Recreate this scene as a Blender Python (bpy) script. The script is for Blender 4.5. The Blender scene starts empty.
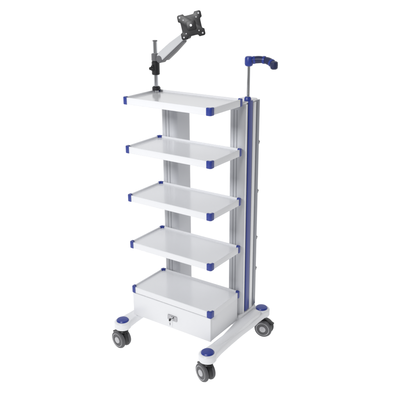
import bpy, bmesh, math
from mathutils import Vector, Matrix
CAM=Vector((2.0464,-2.302,1.9292)); YAW=-.6092; PITCH=.3446; F=639.5; ROLL=-.0075
W=.5014; D=.272; X0=-.008; ZS=[.333,.592,.850,1.104,1.347]

# ---------------- materials
def mat(name,col,rough=.4,metal=0,var=.02,spec=.5,scale=14):
    m=bpy.data.materials.new(name);m.use_nodes=True
    nt=m.node_tree;b=nt.nodes["Principled BSDF"]
    b.inputs["Metallic"].default_value=metal
    b.inputs["Specular IOR Level"].default_value=spec
    tc=nt.nodes.new("ShaderNodeTexCoord");n=nt.nodes.new("ShaderNodeTexNoise");n.inputs["Scale"].default_value=scale
    n.inputs["Detail"].default_value=2
    nt.links.new(tc.outputs["Object"],n.inputs["Vector"])
    r=nt.nodes.new("ShaderNodeValToRGB")
    r.color_ramp.elements[0].color=[c*(1-var) for c in col]+[1];r.color_ramp.elements[1].color=[min(1,c*(1+var)) for c in col]+[1]
    nt.links.new(n.outputs["Fac"],r.inputs["Fac"]);nt.links.new(r.outputs["Color"],b.inputs["Base Color"])
    mr=nt.nodes.new("ShaderNodeMapRange");mr.inputs["To Min"].default_value=rough*.93;mr.inputs["To Max"].default_value=min(1,rough*1.07)
    nt.links.new(n.outputs["Fac"],mr.inputs["Value"]);nt.links.new(mr.outputs["Result"],b.inputs["Roughness"])
    return m
M_white=mat("white_powder_coat",(.75,.757,.78),.34,var=.008)
M_deck=mat("white_shelf_deck",(.69,.697,.72),.16,var=.006)
M_col=mat("shaded_white_column",(.58,.59,.62),.36,var=.008)  # white column, greyed in its base colour for the shade between shelves
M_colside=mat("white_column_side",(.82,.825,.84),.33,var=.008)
M_blue=mat("blue_plastic",(.020,.040,.27),.36,var=.08)
M_dblue=mat("dark_blue_plastic",(.012,.018,.075),.42,var=.1)
M_black=mat("black_plastic",(.010,.010,.012),.42,var=.1)
M_chrome=mat("chrome",(.62,.63,.65),.12,metal=1)
M_steel=mat("brushed_steel",(.45,.45,.47),.28,metal=1)
M_alu=mat("silver_grey_trim",(.24,.25,.28),.35,metal=.5)
M_arm=mat("silver_white_arm",(.60,.61,.63),.3,metal=.1)
M_tyre=mat("grey_rubber",(.085,.085,.092),.5,var=.12)
M_hub=mat("grey_hub",(.50,.50,.52),.4)
M_grey=mat("grey_plastic",(.13,.13,.14),.4)
M_slot=mat("slot_shadow_grey",(.10,.10,.12),.5)
M_soft=mat("pale_slot_grey",(.28,.29,.32),.5)

class B:
    def __init__(s): s.bm=bmesh.new(); s.mats=[]
    def mi(s,m):
        if m not in s.mats:s.mats.append(m)
        return s.mats.index(m)
    def merge(s,t,m):
        i=s.mi(m)
        bmesh.ops.recalc_face_normals(t,faces=t.faces)
        for f in t.faces:f.material_index=i
        me=bpy.data.meshes.new("tmp");t.to_mesh(me);t.free();s.bm.from_mesh(me);bpy.data.meshes.remove(me)
    def box(s,lo,hi,m,bev=.002,seg=2,rot=None):
        t=bmesh.new();bmesh.ops.create_cube(t,size=1)
        lo=Vector(lo);hi=Vector(hi);c=(lo+hi)/2;d=hi-lo
        for v in t.verts:v.co=Vector((v.co.x*d.x,v.co.y*d.y,v.co.z*d.z))
        if bev:bmesh.ops.bevel(t,geom=t.edges[:],offset=bev,segments=seg,affect='EDGES',profile=.5)
        if rot:
            for v in t.verts:v.co=rot@v.co
        for v in t.verts:v.co+=c
        s.merge(t,m)
    def prism(s,pts,z0,z1,m,bev=.002,seg=2,T=None):
        t=bmesh.new();vs=[t.verts.new((x,y,z0)) for x,y in pts];f=t.faces.new(vs)
        r=bmesh.ops.extrude_face_region(t,geom=[f])
        for g in r["geom"]:
            if isinstance(g,bmesh.types.BMVert):g.co.z=z1
        bmesh.ops.recalc_face_normals(t,faces=t.faces)
        if bev:
            ed=[e for e in t.edges if abs(e.verts[0].co.z-e.verts[1].co.z)<1e-7]
            bmesh.ops.bevel(t,geom=ed,offset=bev,segments=seg,affect='EDGES',profile=.5)
        if T:
            for v in t.verts:v.co=T@v.co
        s.merge(t,m)
    def lathe(s,prof,p,axis,m,n=40):
        t=bmesh.new();q=Vector((0,0,1)).rotation_difference(Vector(axis).normalized())
        rings=[]
        for r,h in prof:
            if r<1e-6: rings.append([t.verts.new((0,0,h))])
            else: rings.append([t.verts.new((r*math.cos(2*math.pi*k/n),r*math.sin(2*math.pi*k/n),h)) for k in range(n)])
        for a,b in zip(rings,rings[1:]):
            for k in range(n):
                k2=(k+1)%n
                if len(a)==1 and len(b)==1:continue
                if len(a)==1:t.faces.new((a[0],b[k],b[k2]))
                elif len(b)==1:t.faces.new((a[k],b[0],a[k2]))
                else:t.faces.new((a[k],b[k],b[k2],a[k2]))
        if len(rings[0])>1:t.faces.new(rings[0])
        if len(rings[-1])>1:t.faces.new(rings[-1])
        for v in t.verts:v.co=q@v.co+Vector(p)
        s.merge(t,m)
    def cyl(s,p0,p1,r,m,ch=.0015,n=40):
        p0=Vector(p0);p1=Vector(p1);L=(p1-p0).length
        s.lathe([(0,0),(r-ch,0),(r,ch),(r,L-ch),(r-ch,L),(0,L)],p0,p1-p0,m,n)
    def tube(s,path,rad,m,n=24):
        P=[Vector(p) for p in path];R=rad if isinstance(rad,list) else [rad]*len(P)
        t=bmesh.new();rings=[]
        for i,p in enumerate(P):
            d=(P[min(i+1,len(P)-1)]-P[max(i-1,0)]).normalized()
            u=d.cross(Vector((0,0,1)))
            if u.length<.05:u=d.cross(Vector((0,1,0)))
            u.normalize();w=u.cross(d)
            rings.append([t.verts.new(p+u*R[i]*math.cos(2*math.pi*k/n)+w*R[i]*math.sin(2*math.pi*k/n)) for k in range(n)])
        for a,b in zip(rings,rings[1:]):
            for k in range(n):t.faces.new((a[k],b[k],b[(k+1)%n],a[(k+1)%n]))
        t.faces.new(rings[0]);t.faces.new(rings[-1]);s.merge(t,m)
    def obj(s,name,parent=None,origin=(0,0,0),ang=35):
        me=bpy.data.meshes.new(name);o=Vector(origin)
        for v in s.bm.verts:v.co-=o
        s.bm.to_mesh(me);s.bm.free()
        for m in s.mats:me.materials.append(m)
        for p in me.polygons:p.use_smooth=True
        me.set_sharp_from_angle(angle=math.radians(ang))
        ob=bpy.data.objects.new(name,me);bpy.context.scene.collection.objects.link(ob)
        if parent:
            ob.parent=parent
            ob.location=o-Vector(parent.get("org",(0,0,0)))
        else: ob.location=o
        ob["org"]=tuple(o)
        return ob
def rrect(x0,y0,x1,y1,r,n=6):
    pts=[]
    for cx,cy,a in ((x1-r,y0+r,-90),(x1-r,y1-r,0),(x0+r,y1-r,90),(x0+r,y0+r,180)):
        for k in range(n+1):
            t=math.radians(a+90*k/n);pts.append((cx+r*math.cos(t),cy+r*math.sin(t)))
    return pts

sc=bpy.context.scene
trolley=bpy.data.objects.new("medical_trolley",None);sc.collection.objects.link(trolley)
trolley["label"]="white five-shelf medical trolley with blue corners on dark casters"
trolley["category"]="trolley";trolley["org"]=(0,0,0)

# ---------------- base frame
XL=-.028;XR=W+.022;Y0=-.064;Y1=.471
b=B()
for x in (XL,XR):
    pts=[]
    n=14;R=.046;hw=.030
    for k in range(n+1):
        t=math.radians(-215+250*k/n);pts.append((x+R*math.cos(t),Y0+R*math.sin(t)))
    for k in range(1,9):
        y=Y0+.03+(Y1-Y0-.06)*k/9;u=abs((y-.25)/.24);pts.append((x+hw+.007*max(0,1-abs(y-.34)/.12)+.006*max(0,u-.6),y))
    for k in range(n+1):
        t=math.radians(-35+250*k/n);pts.append((x+R*math.cos(t),Y1+R*math.sin(t)))
    for k in range(8,0,-1):
        y=Y0+.03+(Y1-Y0-.06)*k/9;u=abs((y-.25)/.24);pts.append((x-hw-.007*max(0,1-abs(y-.34)/.12)-.006*max(0,u-.6),y))
    b.prism(pts,.122,.166,M_white,bev=.010,seg=4)
    t_=bmesh.new();secs=[]
    for y,hh,ww in ((Y0+.045,.160,.012),(Y0+.09,.168,.020),(.12,.175,.024),(.22,.184,.029),(.28,.190,.032),(.40,.190,.032),(Y1-.035,.166,.016)):
        secs.append([t_.verts.new((x+a*ww,y,c)) for a,c in ((-1,.150),(-1,hh-.007),(-.75,hh-.001),(0,hh),(.75,hh-.001),(1,hh-.007),(1,.150))])
    for A,Bq in zip(secs,secs[1:]):
        for k in range(7):t_.faces.new((A[k],A[(k+1)%7],Bq[(k+1)%7],Bq[k]))
    t_.faces.new(secs[0]);t_.faces.new(secs[-1]);b.merge(t_,M_white)
b.box((XL+.02,.27,.134),(XR-.02,.41,.174),M_white,.008,3)
base=b.obj("base_frame",trolley,ang=45)

# ---------------- columns
def column(x0,x1,outer,zt):
    b=B()
    y0,y1=D+.004,.425
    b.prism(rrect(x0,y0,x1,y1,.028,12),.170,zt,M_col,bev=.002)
    xo=x1 if outer>0 else x0
    s=1 if outer>0 else -1
    for ya,yb in ((.302,.3125),(.365,.394)):
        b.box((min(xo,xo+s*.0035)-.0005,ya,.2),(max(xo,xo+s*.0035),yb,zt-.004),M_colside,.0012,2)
    b.prism(rrect(x0-.008,y0-.010,x1+.010,y1+.012,.02),.168,.206,M_white,bev=.008,seg=3)
    w=x1-x0
    for fx in (.40,.60):
        b.box((x0+w*fx-.002,y0-.0008,.22),(x0+w*fx+.002,y0+.004,zt-.03),M_soft,.0005,1)
    b.prism(rrect(x0-.002,y0-.002,x1+.002,y1+.002,.026,10),zt,zt+.008,M_colside,bev=.003,seg=3)
    col=b.obj("column",trolley,((x0+x1)/2,(y0+y1)/2,.168))
    lo,hi=(xo-.003,xo+.007) if s>0 else (xo-.007,xo+.003)
    b=B();b.box((lo,.318,.212),(hi,.356,zt+.009),M_blue,.003,3);b.obj("blue_trim_strip",col,(xo,.337,.21))
    b=B()
    b.box((lo,.3128,.210),(hi-s*.004,.3176,zt+.002),M_slot,.001,1)
    b.box((lo,.3565,.210),(hi-s*.004,.3645,zt+.002),M_slot,.001,1)
    b.box((lo,.398,.210),(hi-s*.002,.428,zt+.002),M_alu,.003,2);b.obj("silver_edge_trim",col,(xo,.41,.21))
    for z in (1.12,.86,.60,.42):
        b=B();b.box((xo-.010,.4285,z-.010),(xo+.002,.438,z+.010),M_grey,.002,2);b.cyl((xo-.004,.437,z),(xo-.004,.444,z),.005,M_black);b.obj("cable_clip",col,(xo-.005,.429,z))
    return col
column(-.004,.094,-1,1.314);column(W-.084,W,1,1.336)

# ---------------- shelves
for i,z in enumerate(ZS):
    b=B();h=.017
    zt=z+h;zb=z-h
    b.box((X0+.004,.004,z-.006),(W-.004,D-.004,zt-.010),M_deck,.001,1)
    b.box((X0+.02,0,zb),(W-.02,.007,zt),M_white,.003,3)
    b.box((X0+.02,D-.007,zb),(W-.02,D,zt),M_white,.003,3)
    b.box((X0,.02,zb),(X0+.007,D-.02,zt),M_white,.003,3)
    b.box((W-.007,.02,zb),(W,D-.02,zt),M_white,.003,3)
    for x in (.03,.065,W-.065,W-.03):
        b.box((x-.008,D-.02,zb-.006),(x+.008,D+.008,z-.007),M_white,.002,1)
    sh=b.obj("shelf",trolley,(W/2,D/2,z))
    for cx,cy,sx,sy in ((X0,0,1,1),(W,0,-1,1),(X0,D,1,-1),(W,D,-1,-1)):
        b=B();e=.0018;L=.024 if cy==0 else .02;t=.010;r=.011
        pts=[(L,-e),(L,t),(t+.004,t),(t+.001,t+.001),(t,t+.004),(t,L),(-e,L)]
        for k in range(9):
            a=math.radians(180+90*k/8);pts.append((-e+r+r*math.cos(a),-e+r+r*math.sin(a)))
        pts=[(cx+sx*p[0],cy+sy*p[1]) for p in pts]
        b.prism(pts,zb-.001,zt+.002,M_blue,bev=.003,seg=3)
        b.obj("corner_guard",sh,(cx,cy,z),ang=50)

# ---------------- drawer
b=B();zt=ZS[0]-.0175;zb=.184
b.box((.004,.012,zb),(W-.004,.255,zt),M_white,.002,2)
b.box((-.002,-.001,zb-.002),(W-.003,.0115,zt-.0015),M_white,.003,3)
dr=b.obj("drawer",trolley,(W/2,.1,zb))
b=B();zl=.245;xc=W/2+.012
b.prism(rrect(-.030,-.015,.030,.015,.006),0,.004,M_steel,bev=.001,T=Matrix.Translation((xc,-.001,zl))@Matrix.Rotation(math.radians(90),4,'X'))
b.obj("lock_plate",dr,(xc,-.002,zl))
b=B();b.cyl((xc,-.005,zl),(xc,-.011,zl),.009,M_chrome)
b.box((xc-.0012,-.022,zl-.004),(xc+.0012,-.011,zl+.004),M_steel,.0004,1)
b.cyl((xc-.0015,-.024,zl),(xc+.0015,-.024,zl),.008,M_black,.0005)
b.tube([(xc,-.024+.007*math.sin(2*math.pi*k/20),zl-.012+.007*math.cos(2*math.pi*k/20)) for k in range(21)],.0008,M_steel,8)
b.box((xc-.001,-.027,zl-.032),(xc+.001,-.020,zl-.018),M_steel,.0005,1)
b.obj("key",dr,(xc,-.01,zl))

# ---------------- casters
def caster(x,y,ang,z0=.123):
    R=Matrix.Translation((x,y,0))@Matrix.Rotation(math.radians(ang),4,'Z')
    off=.018; r=.05
    b=B()
    b.cyl((0,0,.1),(0,0,z0+.002),.014,M_steel)
    b.lathe([(0,.098),(.024,.098),(.028,.104),(.022,.114),(.014,.119),(0,.119)],(0,0,0),(0,0,1),M_black)
    pts=[]
    for k in range(15):
        t=math.radians(200-k*215/14);pts.append((off+.045*math.cos(t),.05+.054*math.sin(t)))
    pts+=[(off+.02,.03),(off-.02,.03)]
    b.prism(pts,-.0105,.0105,M_black,bev=.003,T=Matrix.Rotation(math.radians(90),4,'X'))
    b.box((off+.016,-.015,.082),(off+.056,.015,.090),M_black,.003,2,rot=Matrix.Rotation(math.radians(28),3,'Y'))
    for v in b.bm.verts:v.co=R@v.co
    c=b.obj("caster",trolley,(x,y,0))
    for s in (-1,1):
        b=B();a=(off,s*.012,r)
        b.lathe([(0,0),(r-.006,0),(r-.001,.003),(r,.009),(r-.003,.016),(r-.010,.019),(r-.013,.0185)],a,(0,s,0),M_tyre,56)
        b.lathe([(.0385,.016),(.0375,.0195),(.03,.0165),(.020,.0155),(.017,.021),(.009,.0225),(0,.0225)],a,(0,s,0),M_hub,56)
        for k in range(6):
            t=2*math.pi*k/6+.3
            p=Vector(a)+Vector((.0262*math.cos(t),s*.0155,.0262*math.sin(t)))
            b.cyl(p,p+Vector((0,s*.0016,0)),.0055,M_tyre,.0006,16)
        for v in b.bm.verts:v.co=R@v.co
        b.obj("wheel",c,tuple(R@Vector(a)))
    b=B();b.lathe([(0,.164),(.033,.164),(.033,.169),(.029,.174),(.012,.177),(0,.177)],(x,y,0),(0,0,1),M_blue)
    b.obj("caster_cap",c,(x,y,.166))
caster(XL,Y0,172);caster(XR,Y0,160);caster(XR,Y1,12);caster(XL,Y1,20)

# ---------------- push handle
hx=.493;hy=.335;hz=1.53
b=B();b.cyl((hx,hy,1.34),(hx,hy,hz),.008,M_chrome);b.lathe([(0,0),(.017,0),(.017,.012),(.012,.02),(0,.02)],(hx-.003,hy,1.3435),(0,0,1),M_blue)
hd=b.obj("push_handle",trolley,(hx,hy,1.345))
b=B()
P0=Vector((hx,hy,hz+.002));P2=Vector((.618,.352,1.519));Pm=Vector((.560,.385,1.550))
n=20;path=[P0*(1-k/n)**2+Pm*2*(k/n)*(1-k/n)+P2*(k/n)**2 for k in range(n+1)]
b.tube(path[:11],[.0150+.0025*math.sin(math.pi*k/10) for k in range(11)],M_dblue)
b.tube(path[10:],[.0150+.0025*math.sin(math.pi*k/10) for k in range(11)],M_dblue)
for k in (3,10,17):
    d=(path[k+1]-path[k-1]).normalized()
    b.lathe([(0,-.006),(.0165,-.006),(.0184,-.0045),(.0184,.0045),(.0165,.006),(0,.006)],path[k],d,M_blue,32)
b.lathe([(0,-.024),(.013,-.024),(.018,-.020),(.020,-.012),(.020,.012),(.017,.019),(.012,.022),(0,.022)],P0,(0,0,1),M_blue)
b.lathe([(0,-.019),(.011,-.019),(.017,-.014),(.018,0),(.017,.014),(.011,.018),(0,.018)],P2,(0,0,1),M_dblue)
b.obj("grip",hd,tuple(P0))

# ---------------- monitor arm
x=.014;y=.232
b=B();b.cyl((x,y,1.345),(x,y,1.608),.0115,M_chrome)
b.lathe([(0,0),(.021,0),(.021,.014),(.015,.02),(0,.02)],(x,y,1.366),(0,0,1),M_black)
b.lathe([(0,0),(.012,0),(.0125,.003),(.0105,.005),(0,.006)],(x,y,1.607),(0,0,1),M_grey)
ma=b.obj("monitor_arm",trolley,(x,y,1.366))
b=B();b.cyl((x,y,1.443),(x,y,1.510),.020,M_black,.003)
b.box((x-.006,y-.032,1.465),(x+.006,y-.015,1.492),M_black,.003)
b.cyl((x,y-.03,1.478),(x,y-.045,1.478),.008,M_black)
b.obj("collar",ma,(x,y,1.478))
A0=Vector((.052,y,1.520));A1=Vector((.201,y,1.639))
d=(A1-A0).normalized();ang=math.atan2(d.z,d.x);L=(A1-A0).length
b=B();b.cyl((x,y,1.511),(x,y,1.548),.020,M_grey,.003)
b.box((x,y-.012,1.512),(A0.x,y+.012,1.543),M_grey,.004,3)
b.cyl((A0.x,y-.0215,A0.z+.004),(A0.x,y+.0215,A0.z+.004),.019,M_grey,.003)
b.obj("pivot_joint",ma,tuple(A0))
b=B()
T=Matrix.Translation(A0)@Matrix.Rotation(-ang,4,'Y')@Matrix.Rotation(math.radians(90),4,'X')
b.prism([(-.010,.008),(.004,.027),(.022,.031),(L*.55,.028),(L-.012,.019),(L+.004,.009),(L+.004,-.006),(L-.012,-.012),(.01,-.012),(-.006,-.006)],-.020,.020,M_arm,bev=.005,seg=3,T=T)
b.prism([(.012,-.0125),(L-.014,-.0125),(L-.02,-.019),(L*.5,-.024),(.03,-.024)],-.015,.015,M_grey,bev=.002,T=T)
b.obj("arm",ma,tuple(A0))
b=B();E=A1+Vector((.006,0,.002))
b.cyl(E+Vector((0,-.0225,0)),E+Vector((0,.0225,0)),.0145,M_black,.003)
PC=Vector((.243,.222,1.692));N=Vector((.40,-.88,.12)).normalized()
b.cyl(E,E+Vector((.008,0,.03)),.012,M_black)
b.tube([E+Vector((.008,0,.025)),PC-N*.03+Vector((0,0,-.01)),PC-N*.003],[.013,.016,.017],M_black)
b.obj("tilt_head",ma,tuple(E))
up=Vector((0,0,1));X=up.cross(N).normalized();Y=N.cross(X)
a=math.radians(14)
X2=X*math.cos(a)+Y*math.sin(a);Y2=N.cross(X2)
T=Matrix((( X2.x,Y2.x,N.x,PC.x),(X2.y,Y2.y,N.y,PC.y),(X2.z,Y2.z,N.z,PC.z),(0,0,0,1)))
b=B()
s=.058;nt=.018
def lobe(sx,sy,rev):
    q=[(s-.010,nt-.004),(s-.009,nt+.004),(s,nt+.010),(s,s-.008),(s-.0025,s-.0025),(s-.008,s),(nt+.010,s),(nt+.004,s-.009),(nt-.004,s-.010)]
    q=[(px*sx,py*sy) for px,py in q]
    return q[::-1] if rev else q
pts=lobe(1,1,False)+lobe(-1,1,True)+lobe(-1,-1,False)+lobe(1,-1,True)
b.prism(pts,0,.004,M_black,bev=.001,T=T)
b.prism(rrect(-.022,-.022,.022,.022,.008),.004,.008,M_black,bev=.001,T=T)
for sx in (-1,1):
    for sy in (-1,1):
        p=T@Vector((sx*.046,sy*.046,.004));b.cyl(p,p+N*.0006,.004,M_hub,.0002,20)
        p=T@Vector((sx*.0315,sy*.0315,.004));b.cyl(p,p+N*.0006,.003,M_hub,.0002,20)
p=T@Vector((0,0,.008));b.cyl(p,p+N*.003,.006,M_steel,.001,24)
b.obj("mounting_plate",ma,tuple(PC))

# ---------------- ground: white floor, glow added to keep it white, dimmed behind the camera
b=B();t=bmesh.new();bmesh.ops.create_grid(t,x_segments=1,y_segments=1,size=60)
g=bpy.data.materials.new("glowing_white_ground");g.use_nodes=True;nt=g.node_tree;pb_=nt.nodes["Principled BSDF"]
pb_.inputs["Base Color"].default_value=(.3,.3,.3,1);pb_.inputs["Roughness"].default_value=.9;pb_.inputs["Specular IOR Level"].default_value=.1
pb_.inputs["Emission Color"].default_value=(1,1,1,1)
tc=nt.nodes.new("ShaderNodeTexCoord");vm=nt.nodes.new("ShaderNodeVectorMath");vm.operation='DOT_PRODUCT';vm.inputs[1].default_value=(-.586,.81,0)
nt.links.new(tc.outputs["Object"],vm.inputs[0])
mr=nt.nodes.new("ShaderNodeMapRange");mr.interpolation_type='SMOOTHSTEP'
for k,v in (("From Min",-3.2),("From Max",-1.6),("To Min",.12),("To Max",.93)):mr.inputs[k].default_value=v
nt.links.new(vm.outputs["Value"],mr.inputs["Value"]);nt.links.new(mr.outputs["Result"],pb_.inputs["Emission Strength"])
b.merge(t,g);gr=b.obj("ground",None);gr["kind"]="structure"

w=bpy.data.worlds.new("World");sc.world=w;w.use_nodes=True;nt=w.node_tree;bg=nt.nodes["Background"]
tc=nt.nodes.new("ShaderNodeTexCoord");vm=nt.nodes.new("ShaderNodeVectorMath");vm.operation='DOT_PRODUCT';vm.inputs[1].default_value=(-.586,.81,0)
nt.links.new(tc.outputs["Generated"],vm.inputs[0])
mr=nt.nodes.new("ShaderNodeMapRange");mr.interpolation_type='SMOOTHSTEP'
for k,v in (("From Min",-.2),("From Max",.5),("To Min",.20),("To Max",1.02)):mr.inputs[k].default_value=v
nt.links.new(vm.outputs["Value"],mr.inputs["Value"]);nt.links.new(mr.outputs["Result"],bg.inputs["Strength"])
bg.inputs[0].default_value=(1,1,1,1)
def area(loc,tgt,size,e):
    l=bpy.data.lights.new("added_key_light","AREA");l.size=size;l.energy=e;o=bpy.data.objects.new("added_key_light",l);sc.collection.objects.link(o)
    o.location=loc;o.rotation_euler=(Vector(tgt)-Vector(loc)).to_track_quat('-Z','Y').to_euler()
area((.5,-2.8,2.8),(.25,.1,.65),.8,86)  # unseen area light, added to brighten the front faces

cam=bpy.data.cameras.new("camera");co=bpy.data.objects.new("camera",cam);sc.collection.objects.link(co);sc.camera=co
fw=Vector((math.sin(YAW)*math.cos(PITCH),math.cos(YAW)*math.cos(PITCH),-math.sin(PITCH)))
rt=Vector((math.cos(YAW),-math.sin(YAW),0));up=rt.cross(fw)
c_,s_=math.cos(ROLL),math.sin(ROLL)
rt,up=rt*c_+up*s_,up*c_-rt*s_
co.matrix_world=Matrix(((rt.x,up.x,-fw.x,CAM.x),(rt.y,up.y,-fw.y,CAM.y),(rt.z,up.z,-fw.z,CAM.z),(0,0,0,1)))
cam.sensor_width=36;cam.lens=36*F/400;cam.shift_y=.0027;cam.clip_end=500;cam.clip_start=.05
sc.view_settings.view_transform='Standard';sc.view_settings.look='None';sc.view_settings.exposure=0
